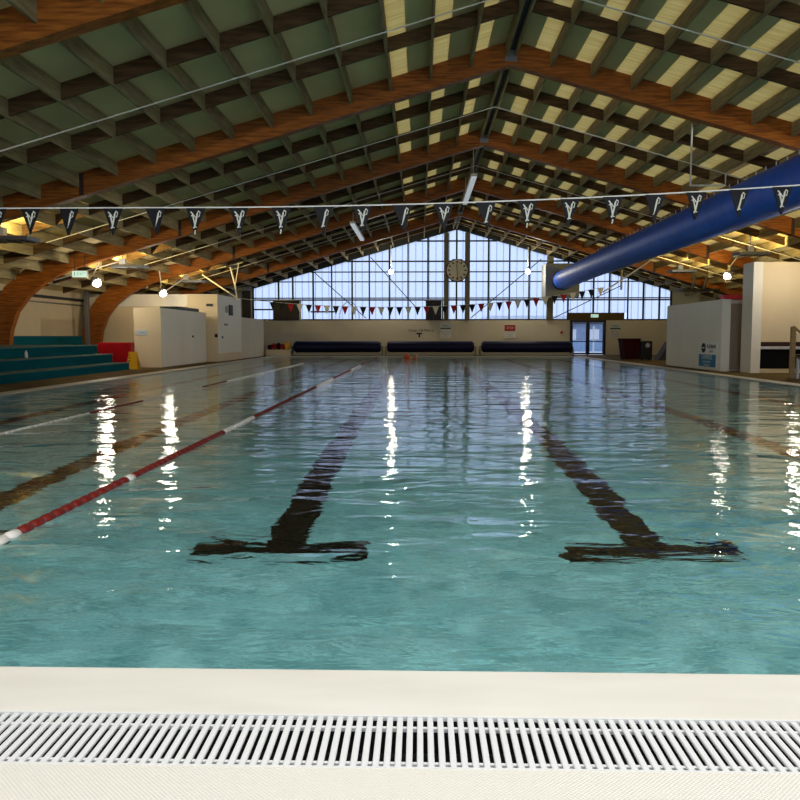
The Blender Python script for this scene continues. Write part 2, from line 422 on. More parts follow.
# far wall: low block wall with a doorway, side panels
DX0, DX1, DZ = 8.02, 9.93, 1.80
bm = bmn(); bx(bm, -9.05, DX0, YF, YF + .2, -.12, 1.84); bx(bm, DX1, 13.42, YF, YF + .2, -.12, 1.84)
struct('wall_far', bm, BLOCK)
bm = bmn(); prism_y(bm, [(WX0, -.12), (-9.05, -.12), (-9.05, 3.9), (WX0, 2.75)], YF, YF + .2)
struct('wall_far_left', bm, GREYW)
bm = bmn(); prism_y(bm, [(13.42, -.12), (WX1, -.12), (WX1, 2.75), (13.42, 3.75)], YF, YF + .2)
struct('wall_far_right', bm, GREYW)
struct('trim_1', box(7.9, 10.9, YF - .02, YF + .18, 1.84, 2.24), mat('brown door beam', (0.10, 0.06, 0.02), 0.6))
# near gable behind the camera
bm = bmn(); bx(bm, WX0, WX1, YB - .2, YB, -.12, 1.2); bx(bm, WX0, -8.5, YB - .2, YB, 1.2, 4.0); bx(bm, 11.5, WX1, YB - .2, YB, 1.2, 4.0)
struct('wall_near', bm, PAINT)

# roof lining: two slopes with cream strips in the mesh
def slope(name, side):
    bm = bmn(); CELL = .815
    def zt(x): return zb(x) + .48
    def q(xa, xb, mi):
        lo = [(xa, zt(xa)), (xb, zt(xb))]
        if mi == 1:
            f = bm.faces.new([bm.verts.new(p) for p in ((lo[0][0], YB, lo[0][1]), (lo[1][0], YB, lo[1][1]), (lo[1][0], YF + .2, lo[1][1]), (lo[0][0], YF + .2, lo[0][1]))]); f.material_index = 1; return
        v = [bm.verts.new((x, y, z + dz)) for dz in (0, .08) for (x, z) in lo for y in (YB, YF + .2)]
        fs = [bm.faces.new([v[i] for i in f]) for f in ((0, 1, 3, 2), (4, 6, 7, 5), (0, 4, 5, 1), (2, 3, 7, 6), (0, 2, 6, 4), (1, 5, 7, 3))]
        for f in fs: f.material_index = mi
    k = 0
    while k < 19:
        a = RX + side * k * CELL; mid = RX + side * (k + (.60 if side > 0 else .58)) * CELL; b = RX + side * (k + 1) * CELL
        end = WX1 + .2 if side > 0 else WX0 - .2
        b = min(b, end) if side > 0 else max(b, end); mid = min(mid, end) if side > 0 else max(mid, end)
        strip = side > 0 or k < 3
        q(a, mid, 0)
        if abs(b - mid) > .01: q(mid, b, 1 if strip else 0)
        if b == end: break
        k += 1
    o = obj(name, bm, [GREEN, CREAM]); o['kind'] = 'structure'; return o
slope('ceiling_left', -1); slope('ceiling_right', 1)

# ------------------------------------------------------------------ portal frames
inner = [(1.84, 6.5), (-2, 5.386), (-6, 4.226), (-8.6, 3.47), (-9.6, 3.20), (-10.45, 2.93), (-11.1, 2.60), (-11.62, 2.20), (-12.0, 1.72), (-12.2, 1.2), (-12.28, .7), (-12.28, 0)]
outer = [(1.84, 7.0), (-2, 5.89), (-6, 4.73), (-8.8, 3.95), (-10.0, 3.60), (-11.0, 3.30), (-11.75, 2.95), (-12.35, 2.45), (-12.75, 1.85), (-12.95, 1.2), (-13.02, .7), (-13.02, 0)]
outer = [(x, min(z, zb(x) + .47)) for x, z in outer]
def mir(pl): return [(2 * RX - x, z) for x, z in pl]
FL = ['nearest the camera, overhead', 'crossing the top corners of the view', 'first one whose apex shows in full', 'second one whose apex shows in full', 'third one whose apex shows in full', 'furthest one, just before the far glazing']
for k, y in enumerate(FR):
    t = thing('portal_frame', 'curved brown laminated timber roof frame, ' + FL[k], 'roof frame', (RX, y, 0), 'laminated timber portal frames')
    bm = bmn(); strip_y(bm, inner, outer, y - .12, y + .12); obj('curved_rafter', bm, GLULAM, t)
    bm = bmn(); strip_y(bm, mir(inner), mir(outer), y - .12, y + .12); obj('curved_rafter', bm, GLULAM, t)
    obj('apex_plate', box(RX - .12, RX + .12, y - .135, y - .122, 6.56, 6.86), GREY, t)
    for sx in (-1, 1):
        x = RX + sx * 8.9
        obj('steel_strap', prism_y(bmn(), [(x - .05, zb(x) - .005), (x + .05, zb(x + .05) - .005), (x + .05, zb(x + .05) + .46), (x - .05, zb(x) + .46)], y - .13, y + .13), mat('dark steel strap', (0.05, 0.03, 0.02), .5) if k == 0 and sx < 0 else bpy.data.materials['dark steel strap'], t)
# purlins between frames
bays = [(YB + .02, FR[0] - .122)] + [(FR[i] + .122, FR[i + 1] - .122) for i in range(5)] + [(FR[5] + .122, YF - .06)]
pur = {}
def purlin(x, y0, y1, w=.05):
    key = round(y1 - y0, 3)
    zl = min(zb(x - w / 2), zb(x + w / 2))
    if key not in pur:
        o = one('roof_purlin', box(x - w / 2, x + w / 2, y0, y1, zl + .19, zl + .465), PURLIN,
                'weathered grey timber purlin running lengthwise between two roof frames', 'roof purlin', 'lengthwise purlins under the roof lining')
        pur[key] = o
    else:
        o = pur[key].copy(); COL.objects.link(o); o.location = (x, (y0 + y1) / 2, zl + .19)
for (y0, y1) in bays[1:]:
    for sx in (-1, 1):
        purlin(RX + sx * .09, y0, y1)
        for k in range(1, 18):
            purlin(RX + sx * k * .815, y0, y1)
# transverse joists, two rows a bay and slope
for (y0, y1) in bays[1:]:
    for j in (1, 2):
        y = y0 + (y1 - y0) * j / 3
        for sx in (-1, 1):
            x0, x1 = RX + sx * .12, RX + sx * 14.5
            prof = [(x0, zb(x0) + .21), (x1, zb(x1) + .21), (x1, zb(x1) + .455), (x0, zb(x0) + .455)]
            side = 'left' if sx < 0 else 'right'
            one('roof_joist', prism_y(bmn(), prof, y - .025, y + .025), JOIST,
                'dark brown board crossing the purlins on the %s roof slope' % side, 'roof joist', 'crosswise boards of the %s roof slope' % side)
for (y0, y1) in bays[1:]:
    one('ridge_strip', box(RX - .06, RX + .06, y0 + .03, y1, 6.78, 6.80), STEELD, 'dark steel strip along the ridge between two purlins', 'ridge strip', 'ridge strips between the frames')
# unseen housing and rods added to go with the overhead fill light
one('fill_light_housing', bbox(-2.7, 6.4, .3, 2.1, 5.2, 5.27, .01), ALU, 'wide white housing added over the near deck fill light, above the view', 'fill light housing')
for x in (0.2, 3.48):
    one('hanger_rod', tb([(x, 1.2, 5.27), (x, 1.2, zb(x) + .47)], .02, 6), ALU, 'white rod added to hold the fill light housing above the view', 'added hanger rod', 'rods of the added fill light housing')
# thin white conduits hung under the purlins, one a bay
for i, (y0, y1) in enumerate(bays[1:]):
    y = (y0 + y1) / 2
    pts = [(-9.5, y, zb(-9.5) + .15), (RX, y, zb(RX) + .15), (2 * RX + 9.5, y, zb(-9.5) + .15)]
    one('roof_conduit', tb(pts, .012, 6), ALU, 'thin white tie cable following both roof slopes, %s' % ['in the nearest visible bay', 'in the second bay from the front', 'in the third bay from the front', 'in the fourth bay from the front', 'in the fifth bay from the front', 'in the bay by the far glazing'][i], 'tie cable', 'tie cables under the roof')

# ------------------------------------------------------------------ far gable window
def wtop(x): return 6.66 - .285 * abs(x - 1.95)
ys = YF + .06
wf = bpy.data.objects.new('window_1', None); COL.objects.link(wf); wf.location = (1.95, YF, 1.84)
wf['kind'] = 'structure'; wf['label'] = 'large gable window of pale blue ribbed sheets over the far wall'
X0, X1 = -9.05, 13.42
maj = [-9.0, -7.62, -6.85, -5.75, -4.75, -3.65, -2.72, -1.64, -.65, .42, 2.5 + 1.15, 4.77, 5.82, 9.25, 10.1, 11.08, 11.9, 12.75, 13.36]
cuts = [X0, -7.62, -5.75, -3.65, -1.64, .42, 1.4, 1.95, 2.55, 3.65, 4.77, 5.82, 6.9, 7.9, 9.25, 10.1, 11.08, 11.9, 12.75, X1]
for a, b in zip(cuts[:-1], cuts[1:]):
    zlo = 2.24 if (a >= 7.85 and b <= 11.1) else 1.84
    m_ = [(a, zlo), (b, zlo), (b, wtop(b)), (a, wtop(a))]
    bm = bmn(); prism_y(bm, m_, YF + .10, YF + .112); obj('pane', bm, POLY, wf)
for x in [-9.0, -7.62, -6.85, -5.75, -4.75, -3.65, -2.72, -1.64, -.65, .42, 1.95, 3.65, 4.77, 5.82, 7.9, 9.25, 10.1, 11.08, 11.9, 12.75, 13.36]:
    w = .045 if x not in (-.65, -4.75, -2.72, 4.77, 11.08) else .035
    obj('mullion', box(x - w, x + w, ys - .05, ys + .03, 1.84, wtop(x)), STEELD, wf)
def hbar(z, w=.035, xa=X0, xb=X1, m=STEELD):
    if z > wtop(xa):
        xa = 1.95 - (6.66 - z) / .285
    if z > wtop(xb):
        xb = 1.95 + (6.66 - z) / .285
    obj('transom', box(xa, xb, ys - .035, ys + .035, z - w, z + w), m, wf)
for z, w in ((2.93, .04), (3.03, .03), (3.90, .03), (4.42, .03), (4.98, .04), (6.05, .04)): hbar(z, w)
hbar(2.42, .04, X0, -7.4); hbar(2.30, .04, -5.9, -4.6)
hbar(1.87, .04, X0, 7.9); hbar(1.87, .04, 10.9, X1)
# dark rafter trim along the sloping head
for sx in (-1, 1):
    xe = X0 if sx < 0 else X1
    bm = bmn(); prism_y(bm, [(1.95, 6.66), (xe, wtop(xe)), (xe, zb(xe) + .48), (1.95, 6.98)], YF + .0, YF + .18); obj('head_trim', bm, STEELD, wf)
# structural posts
for x, w, lb in ((1.40, .13, 'grey olive post on the left of the clock'), (2.52, .13, 'grey olive post on the right of the clock'), (6.92, .17, 'broad olive post beside the white duct plenum box'), (-9.35, .22, 'dark post at the left end of the gable glazing')):
    one('window_post', box(x - w, x + w, YF - .12, YF + .04, 1.84 if x > -9 else 0, min(wtop(x), 6.5) - .02), POSTG if x > -9 else STEELD, lb, 'post', 'posts of the gable glazing')
# bracing rods
for i, (a, b) in enumerate((((-5.7, 4.42), (-2.9, 1.95)), ((-2.65, 5.2), (-.1, 2.4)), ((6.45, 5.08), (2.7, 1.95)), ((10.75, 3.7), (7.12, 1.95)))):
    one('brace_rod', tb([(a[0], YF + .0, a[1]), (b[0], YF + .0, b[1])], .025, 6), STEELD,
        ['slanting dark brace rod in front of the window, furthest left', 'slanting dark brace rod in front of the window, left of the clock', 'slanting dark brace rod in front of the window, right of the clock', 'slanting dark brace rod in front of the window above the glass door'][i], 'brace rod', 'brace rods across the far window')
one('pipe_hoop', tb([(-4.4 + .55 * (1 - math.cos(a)), YF + .5, (1.9 + .95 * math.sin(a)) if 0 < k < 14 else -.05) for k in range(15) for a in [math.pi * k / 14]], .035, 6), STEELD, 'dark hoop of pipe showing through the far window', 'pipe')

# glass door in the far wall
door = bpy.data.objects.new('door_1', None); COL.objects.link(door); door.location = (8.98, YF, 0); door['kind'] = 'structure'
door['label'] = 'glazed double door with navy frame at the right of the far wall'
DF = mat('navy door frame', (0.006, 0.012, 0.05), 0.4)
bm = bmn(); bx(bm, DX0, DX0 + .1, YF - .03, YF + .1, 0, DZ); bx(bm, DX1 - .1, DX1, YF - .03, YF + .1, 0, DZ); bx(bm, DX0, DX1, YF - .03, YF + .1, DZ - .1, DZ + .04)
obj('door_frame', bm, DF, door)
for a, b in ((DX0 + .11, 8.93), (9.03, DX1 - .11)):
    bm = bmn()
    bx(bm, a, a + .05, YF, YF + .06, .02, DZ - .11); bx(bm, b - .05, b, YF, YF + .06, .02, DZ - .11)
    bx(bm, a, b, YF, YF + .06, .02, .10); bx(bm, a, b, YF, YF + .06, DZ - .15, DZ - .11); bx(bm, a, b, YF, YF + .06, .68, .73)
    lf = obj('door_leaf', bm, DF, door)
    obj('pane', box(a + .05, b - .05, YF + .025, YF + .035, .1, DZ - .15), PANE, lf)
    obj('push_bar', box(a + .15, b - .15, YF - .04, YF - .02, .78, .81), ALU, lf)
obj('centre_post', box(8.93, 9.03, YF - .02, YF + .08, 0, DZ - .1), DF, door)

# outside, seen through the door
struct('floor_outside', box(-30, 40, YF + .25, 90, -.2, -.05), CONCRETE)
hs = thing('house', 'blue grey building with pale roof seen through the glass door', 'building', (10.5, 62, -.05))
obj('wall', box(5, 14.5, 60, 66, -.05, 1.9), HOUSE, hs)
obj('roof', prism_y(bmn(), [(4.6, 1.9), (14.9, 1.9), (14.5, 2.5), (5, 2.5)], 59.6, 66.4), ROOFO, hs)
for x in (9.6, 10.9, 12.6):
    obj('window', box(x, x + .7, 59.95, 60.0, .7, 1.5), SIGNW, hs)
one('fence_panel', bbox(6, 16, 55, 55.1, -.05, .75, .02), mat('pale blue fence', (0.25, 0.38, 0.55), .7, var=.2), 'pale blue fence beyond the glass door', 'fence')
one('signpost', tb([(10.75, 50, -.05), (10.75, 50, 1.6)], .05, 8), ALU, 'pale post standing outside behind the right door pane', 'post')

# ------------------------------------------------------------------ things on the far wall
ck = thing('wall_clock', 'large pale clock with dark red rim and marks between two posts of the far window', 'clock', (1.96, YF - .2, 3.85))
cx, cz, cy = 1.96, 4.47, YF - .30
def disc(bm, c, r, y0, y1, n=32):
    a = [bm.verts.new((c[0] + r * math.cos(2 * math.pi * (k + .5) / n), y0, c[1] + r * math.sin(2 * math.pi * (k + .5) / n))) for k in range(n)]
    b = [bm.verts.new((v.co.x, y1, v.co.z)) for v in a]
    bm.faces.new(a); bm.faces.new(b[::-1])
    for k in range(n): bm.faces.new((a[k], a[(k + 1) % n], b[(k + 1) % n], b[k]))
    return bm
obj('rim', disc(bmn(), (cx, cz), .64, cy, cy + .15, 8), mat('dark maroon rim', (0.10, 0.02, 0.025), .5), ck)
obj('face', disc(bmn(), (cx, cz), .55, cy - .02, cy), mat('clock face', (0.55, 0.53, 0.42), .5), ck)
bm = bmn()
for k in range(12):
    a = math.pi / 6 * k; d = Vector((math.sin(a), 0, math.cos(a))); n = Vector((math.cos(a), 0, -math.sin(a)))
    c = Vector((cx, cy - .025, cz))
    v = [bm.verts.new(c + d * r + n * s) for r, s in ((.38, -.035), (.38, .035), (.5, .035), (.5, -.035))]; bm.faces.new(v)
obj('hour_mark', bm, INK, ck)['kind'] = 'stuff'
obj('minute_hand', tb([(cx + .0, cy - .04, cz), (cx + .05, cy - .04, cz - .46)], .018, 4), mat('red hand', (0.3, 0.01, 0.01), .5), ck)
obj('hour_hand', tb([(cx + .0, cy - .05, cz), (cx - .03, cy - .05, cz + .34)], .02, 4), INK, ck)

# plenum box + duct
one('plenum_box', bbox(6.45, 8.2, 41.7, YF - .15, 3.0, 4.72, .03), mat('grey duct box', (0.30, 0.31, 0.28), .6, var=.05), 'square grey box that the blue duct runs into', 'duct box')
dt = thing('air_duct', 'long blue fabric air duct sloping away below the right roof slope', 'air duct', (7.35, 41.7, 3.9))
DXc, DZc, DR = 7.45, 4.02, .49
prof = []
bm = bmn(); n = 40; rings = []
y = 41.7; yy = []
while y > 9.0: yy.append(y); y -= .20
for i, y in enumerate(yy):
    r = DR * (1 - .012 * (1 if i % 5 == 0 else 0)) * (1 - (.012 * math.sin(y * 9) if y > 34 else 0.002 * math.sin(y * 7)))
    zc = DZc - .18 * max(0, (y - 30) / 12) ** 2
    xc = DXc - .15 * max(0, (y - 30) / 12) ** 2
    rings.append([bm.verts.new((xc + r * math.cos(2 * math.pi * k / n), y, zc + r * math.sin(2 * math.pi * k / n))) for k in range(n)])
for i in range(len(rings) - 1):
    for k in range(n): bm.faces.new((rings[i][k], rings[i][(k + 1) % n], rings[i + 1][(k + 1) % n], rings[i + 1][k]))
bm.faces.new(rings[0][::-1]); bm.faces.new(rings[-1])
obj('duct_tube', bm, DUCT, dt, True)
obj('collar', tube(bmn(), [(DXc - .15, 41.55, DZc - .17), (DXc - .15, 41.70, DZc - .17)], DR + .02, 32), mat('dark navy collar', (0.01, 0.02, 0.10), .5), dt, True)
obj('hanger_cable', tb([(DXc - .12, 9, DZc + DR + .07), (DXc - .12, 34, DZc + DR + .07)], .010, 6), STEELD, dt)
obj('seam_cord', tb([(DXc + .12, 9, DZc - DR + .01), (DXc + .12, 34, DZc - DR + .01)], .010, 6), ROPEW, dt)
cl = None; y0c = 10
for k in range(48):
    y = 10 + k * .5
    if cl is None: cl = obj('hanger_clip', tb([(DXc - .12, y, DZc + DR - .02), (DXc - .12, y, DZc + DR + .085)], .014, 6), ALU, dt)
    else:
        o = cl.copy(); COL.objects.link(o); o.parent = dt; o.location = (0, k * .5, 0)

# louvred dark units on the sill
for x0, x1, lb in ((-7.85, -6.45, 'black boxed unit standing on the far wall ledge, left of the window'), (.30, 1.14, 'black boxed unit standing on the far wall ledge, under the clock')):
    t = thing('heater_unit', lb, 'heater unit', ((x0 + x1) / 2, YF - .15, 1.85), 'black units on the far wall ledge')
    obj('housing', bbox(x0, x1, YF - .45, YF - .05, 1.85, 2.86, .02), DARKBIN, t)
    obj('top_cap', bbox(x0 - .06, x1 + .06, YF - .5, YF - .02, 2.86, 2.95, .02), GREY, t)
    obj('centre_rib', box((x0 + x1) / 2 - .03, (x0 + x1) / 2 + .03, YF - .47, YF - .45, 1.88, 2.84), STEELD, t)
    obj('side_post', box(x1 + .02, x1 + .1, YF - .4, YF - .3, 1.85, 2.86), ALU if x0 < 0 else POSTG, t)

# pool blanket rollers
for x0, x1, lb in ((-6.5, -1.98, 'navy rolled pool blanket on its frame, left of three at the far end'), (-1.70, 2.78, 'navy rolled pool blanket on its frame, middle of three at the far end'), (3.12, 7.75, 'navy rolled pool blanket on its frame, right of three at the far end')):
    t = thing('blanket_roller', lb, 'pool blanket roller', ((x0 + x1) / 2, 41.1, 0), 'pool blanket rollers')
    r = .285
    obj('blanket_roll', tube(bmn(), [(x0 + .02, 41.1, .45), (x0 + .12, 41.1, .45), (x1 - .12, 41.1, .45), (x1 - .02, 41.1, .45)], [r - .08, r, r, r - .08], 24), NAVY, t, False)
    obj('axle', tb([(x0 - .08, 41.1, .45), (x1 + .08, 41.1, .45)], .03, 8), GREY, t)
    for x in (x0 - .05, x1 + .05):
        bm = bmn(); tube(bm, [(x, 40.85, .05), (x, 41.1, .45), (x, 41.35, .05)], .03, 6); tube(bm, [(x, 40.8, .05), (x, 41.4, .05)], .03, 6)
        obj('end_stand', bm, GREY, t)
        for yy_ in (40.85, 41.35):
            obj('wheel', tb([(x - .02, yy_, .05), (x + .02, yy_, .05)], .05, 10), DARKBIN, t)
    obj('base_rail', box(x0, x1, 40.9, 40.96, .03, .13), mat('pale base rail', (0.42, 0.40, 0.34), .5) if 'pale base rail' not in bpy.data.materials else bpy.data.materials['pale base rail'], t)

# signs on the far wall
def sign_far(x0, x1, z0, z1, m, label, parts):
    t = thing('wall_sign', label, 'sign', ((x0 + x1) / 2, YF - .01, z0))
    obj('board', bbox(x0, x1, YF - .03, YF - .003, z0, z1, .004, 1), m, t)
    for nm, b, mm in parts: obj(nm, b, mm, t)
yl = YF - .034
cxs = .45
t = thing('depth_marking', 'black depth lettering with a T mark painted on the far wall', 'wall lettering', (.4, YF, 1.0))
obj('lettering', text_bm('Deep 1.8 Metre', .21, (.05, YF - .004, 1.30), FACE_CAM), INK, t)
bm = bmn(); bx(bm, -.19, .11, YF - .008, YF - .001, 1.09, 1.17); bx(bm, -.08, .0, YF - .008, YF - .001, .93, 1.09); obj('lane_mark', bm, INK, t)
for (x0, lb) in ((1.1, 'pale blue rules sign on the far wall between the T mark and the red sign'), (10.15, 'pale blue rules sign on the far wall to the right of the glass door')):
    x1 = x0 + .55; xc = (x0 + x1) / 2
    sign_far(x0, x1, .98 - .1, 1.66, SIGNW if x0 < 5 else mat('dim white sign', (.6, .6, .58), .5), lb, [
        ('header_panel', box(x0, x1, yl - .004, yl + .004, 1.38, 1.66), SIGNLB),
        ('header_text', text_bm('Pool', .15, (xc, yl - .006, 1.54), FACE_CAM), INK),
        ('band', box(x0, x1, yl - .008, yl, 1.36, 1.43), INKB),
        ('rule_text', text_bm('please shower\nbefore entry\nno running\nno diving', .085, (xc, yl - .002, 1.12), FACE_CAM, .001), INKG)])
sign_far(4.52, 5.12, .9, 1.62, SIGNW, 'red and white notice on the far wall above the right blanket roller', [
    ('red_panel', box(4.53, 5.11, yl - .004, yl + .004, 1.26, 1.60), SIGNR),
    ('header_text', text_bm('STOP', .16, (4.82, yl - .006, 1.43), FACE_CAM), SIGNLB),
    ('rule_text', text_bm('no entry past\nthis point\nstaff only', .09, (4.82, yl - .002, 1.08), FACE_CAM, .001), INKG)])
def exit_sign(x, y, z, w, label, m_=None):
    t = thing('exit_sign', label, 'exit sign', (x, y, z - .1), 'green exit signs')
    obj('housing', bbox(x - w / 2, x + w / 2, y, y + .08, z - w * .22, z + w * .22, .01, 1), SIGNW, t)
    obj('lit_panel', box(x - w / 2 + .02, x + w / 2 - .02, y - .006, y + .002, z - w * .18, z + w * .18), EXITG, t)
    obj('lettering', text_bm('EXIT', w * .26, (x + w * .12, y - .008, z), FACE_CAM, .002), EXITD, t)
    bm = bmn(); sphere(bm, (x - w * .30, y - .01, z + w * .10), w * .035, 8, 6)
    tube(bm, [(x - w * .30, y - .01, z + w * .06), (x - w * .31, y - .01, z - w * .03), (x - w * .26, y - .01, z - w * .13)], w * .02, 5)
    tube(bm, [(x - w * .31, y - .01, z - w * .03), (x - w * .38, y - .01, z - w * .1)], w * .018, 5)
    tube(bm, [(x - w * .37, y - .01, z + w * .0), (x - w * .30, y - .01, z + w * .05), (x - w * .23, y - .01, z + w * .01)], w * .016, 5)
    obj('running_figure', bm, EXITD, t)
    return t
exit_sign(9.3, YF - .12, 2.07, .42, 'small green exit sign on the brown beam above the glass door')
te = exit_sign(-9.93, 23.3, 2.80, .46, 'green exit sign hanging under the left roof beside a floodlight')
for x in (-10.08, -9.78): obj('hanger_rod', tb([(x, 23.34, 2.89), (x, 23.34, 3.4)], .01, 6), STEELD, te)
# fire alarm point
one('alarm_button', bbox(7.52, 7.64, YF - .05, YF - .003, 1.12, 1.26, .01), RED, 'small red alarm button on the far wall beside the glass door', 'alarm button')

# ------------------------------------------------------------------ bunting
def pennant(c, w, h, m, label, group, emblem=False, tilt=0.0):
    """c = top centre"""
    x, y, z = c
    bm = bmn()
    prof = [(x - w / 2, z), (x + w / 2, z), (x + .02 * w + tilt * h, z - h), (x - .02 * w + tilt * h, z - h)]
    a = []
    for dy in (-.002, .002):
        a.append([bm.verts.new((px, y + dy + (random.uniform(-.02, .02) if i > 1 else 0), pz)) for i, (px, pz) in enumerate(prof)])
    bm.faces.new(a[0]); bm.faces.new(a[1][::-1])
    for i in range(4): bm.faces.new((a[0][i], a[1][i], a[1][(i + 1) % 4], a[0][(i + 1) % 4]))
    t = thing('pennant', label, 'pennant', (x, y, z), group)
    obj('cloth', bm, m, t)
    if emblem:
        bm = bmn()
        def st(pts, r): tube(bm, [(x + px * w + tilt * h * .5, y - .006, z + pz * h) for px, pz in pts], r, 5)
        v = emblem
        st([(.16, -.10), (.26, -.16), (.22, -.30), (.10, -.36), (.10, -.20), (.18, -.12)], .006)
        st([(.12, -.20), (.04, -.48), (-.04, -.72), (-.10, -.74)], .009)
        st([(-.04, -.70), (.08, -.72)], .006)
        if v > 1: st([(-.22, -.14), (-.14, -.20), (-.06, -.46), (-.02, -.62)], .008)
        if v > 1: st([(-.2, -.30), (-.08, -.24), (.02, -.36)], .006)
        if v > 2: st([(.0, -.82), (-.03, -.98)], .008)
        obj('emblem', bm, CLOTHW, t)
    return t
YN = 8.2
def ropez(x):   # near rope
    k = max(0, x + 2.2)
    return 2.30 + .0055 * k * k - .002 * 0
def bunting_rope(name, pts, r, label):
    return one(name, tb(pts, r, 6), ROPEW, label, 'rope', smooth=True)
pts = [(x * .25, YN, ropez(x * .25)) for x in range(-38, 46)]
bunting_rope('flag_rope', pts, .008, 'thin white rope carrying the row of black pennants across the near pool')
pxs = [5, 38, 76, 119, 160, 200, 242, 284, 325, 363, 402, 443, 484, 525, 567, 609, 650, 690, 732, 774]
def x_at(px, Y):   # pixel column to X at depth Y (for spacing only)
    cy_, sy_ = math.cos(yaw), math.sin(yaw); cp = math.cos(pitch); u = (px - 400) / 800
    return Y * (u * cy_ - sy_ * cp) / (u * sy_ + cy_ * cp)
ords = ['first', 'second', 'third', 'fourth', 'fifth', 'sixth', 'seventh', 'eighth', 'ninth', 'tenth', 'eleventh', 'twelfth', 'thirteenth', 'fourteenth', 'fifteenth', 'sixteenth', 'seventeenth', 'eighteenth', 'nineteenth', 'twentieth']
for i, px in enumerate(pxs):
    x = x_at(px, YN)
    pennant((x, YN - .012, ropez(x) - .007), .20, .27, BLK, 'black pennant with white emblem on the near rope, %s from the left' % ords[i], 'black pennants on the near rope', [1, 2, 1, 2, 1, 3, 2, 3][i % 8], random.uniform(-.08, .08))
one('flag_post', tb([(-9.56, YN, .471), (-9.56, YN, 2.6)], .04, 10), ALU, 'white steel post holding the left end of the near flag rope', 'post')
one('flag_post', tb([(11.25, YN, 0), (11.30, YN, 3.35)], .04, 10), ALU, 'white steel post holding the right end of the near flag rope', 'post')
YG = 33.5
def rz(x):      # far rope sags between its hooks
    return 2.20 + .0085 * (x + 1.3) ** 2 + (.0002 * (x + 1.3) ** 3 if x > -1.3 else -.00015 * (x + 1.3) ** 3)
bunting_rope('flag_rope', [(-7.6 + 15.2 * k / 50, YG, rz(-7.6 + 15.2 * k / 50)) for k in range(51)], .01, 'thin rope carrying red, white and black pennants across the far end')
n = 37; x0 = -6.15
for i in range(n):
    x = x0 + i * 13.6 / (n - 1)
    c = ('r', 'w', 'b')[(i + 1) % 3] if i % 7 else 'b'
    m_ = {'r': CLOTHR, 'w': CLOTHW, 'b': BLK}[c]; nm = {'r': 'red', 'w': 'white', 'b': 'black'}[c]
    pennant((x, YG - .014, rz(x) - .008), .27, .34, m_, '%s pennant of the sagging far bunting in front of the gable window' % nm, '%s pennants on the far rope' % nm)

# ------------------------------------------------------------------ bleachers on the left
bl = thing('bleachers', 'teal painted stepped timber seating along the left side', 'bleachers', (-10.5, 14, 0))
YE = 23.74
for (xa, xb, z0, z1) in ((-9.2, -8.7, 0, .215), (-9.65, -9.2, 0, .47), (-12.2, -9.65, 0, .735)):
    obj('tier', box(xa, xb, 2.5, YE, z0, z1 - .03), TEAL, bl)
    obj('nosing', bbox(xa, xb + .03, 2.5, YE, z1 - .03, z1, .008, 1), TEALEDGE, bl)
one('teal_panel', box(-12.6, -12.4, 24.0, 29.2, 0, 1.0), TEAL, 'teal boarding between two curved timber legs behind the seating', 'panel')
bt = thing('drink_bottle', 'small white bottle standing on the middle step of the teal seating', 'bottle', (-9.35, 18.8, .47))
bm = bmn(); tube(bm, [(-9.35, 18.8, .479), (-9.35, 18.8, .60), (-9.35, 18.8, .63)], [.035, .035, .018], 12); obj('body', bm, CLOTHW, bt, True)
obj('cap', tb([(-9.35, 18.8, .63), (-9.35, 18.8, .655)], .018, 10), ALU, bt)
one('crash_mat', bbox(-9.98, -8.93, 24.55, 24.9, 0.0, .80, .03), RED, 'dark red block mat standing on end beside the teal seating', 'mat')
ws = thing('caution_sign', 'yellow folding floor sign beside the red mat', 'floor sign', (-8.72, 24.15, 0))
for s in (-1, 1):
    bm = bmn(); a = [(-8.72 - .17 , 0), (-8.72 + .17, 0), (-8.72 + .12, .52), (-8.72 - .12, .52)]
    v1 = [bm.verts.new((p[0], 24.15 + s * (.15 if p[1] == 0 else .015), p[1])) for p in a]; v2 = [bm.verts.new((v.co.x, v.co.y + s * .015, v.co.z)) for v in v1]
    bm.faces.new(v1); bm.faces.new(v2[::-1])
    for i in range(4): bm.faces.new((v1[i], v2[i], v2[(i + 1) % 4], v1[(i + 1) % 4]))
    obj('board', bm, YELLOW, ws)
bm = bmn()
for z, w in ((.42, .05), (.33, .06), (.24, .07)): bx(bm, -8.84, -8.84 + w, 24.15 - .155 + z * .26 - .012, 24.15 - .155 + z * .26 + .0, z - .02, z + .02)
obj('warning_marks', bm, INK, ws)

# left post and wall band
one('steel_post', bbox(-12.65, -12.5, 30.0, 30.15, 0, 2.9, .01), GREY, 'grey square steel post beside the second curved timber leg', 'post')
struct('trim_2', box(WX0, WX0 + .06, 12, 43, 2.32, 2.42), STEELD)
struct('trim_3', box(WX0, WX0 + .04, 12, 43, 2.15, 2.2), GREY)

# ------------------------------------------------------------------ left buildings
ca = thing('changing_cabin', 'white boxed cabin on the left deck with a faint door', 'cabin', (-8.65, 27.4, 0))
obj('body', bbox(-9.08, -8.22, 25.3, 30.7, 0, 1.89, .01), WHITE, ca)
obj('side_cladding', box(-9.08, -8.22, 25.285, 25.30, .0, 1.88), PAINT, ca)
dd = obj('door', box(-8.222, -8.205, 28.3, 30.4, .06, 1.74), WHITE, ca)
obj('door_handle', bbox(-8.205, -8.17, 28.7, 28.8, .95, 1.02, .005), DARKBIN, dd)
ps = thing('cabin_sign', 'small grey plaque on the cream end of the left cabin', 'sign', (-8.85, 25.27, 1.05))
obj('plate', bbox(-9.0, -8.66, 25.26, 25.284, 1.03, 1.19, .004, 1), SIGNLB, ps)
obj('lettering', text_bm('TOILETS', .065, (-8.83, 25.258, 1.11), FACE_CAM, .001), INK, ps)
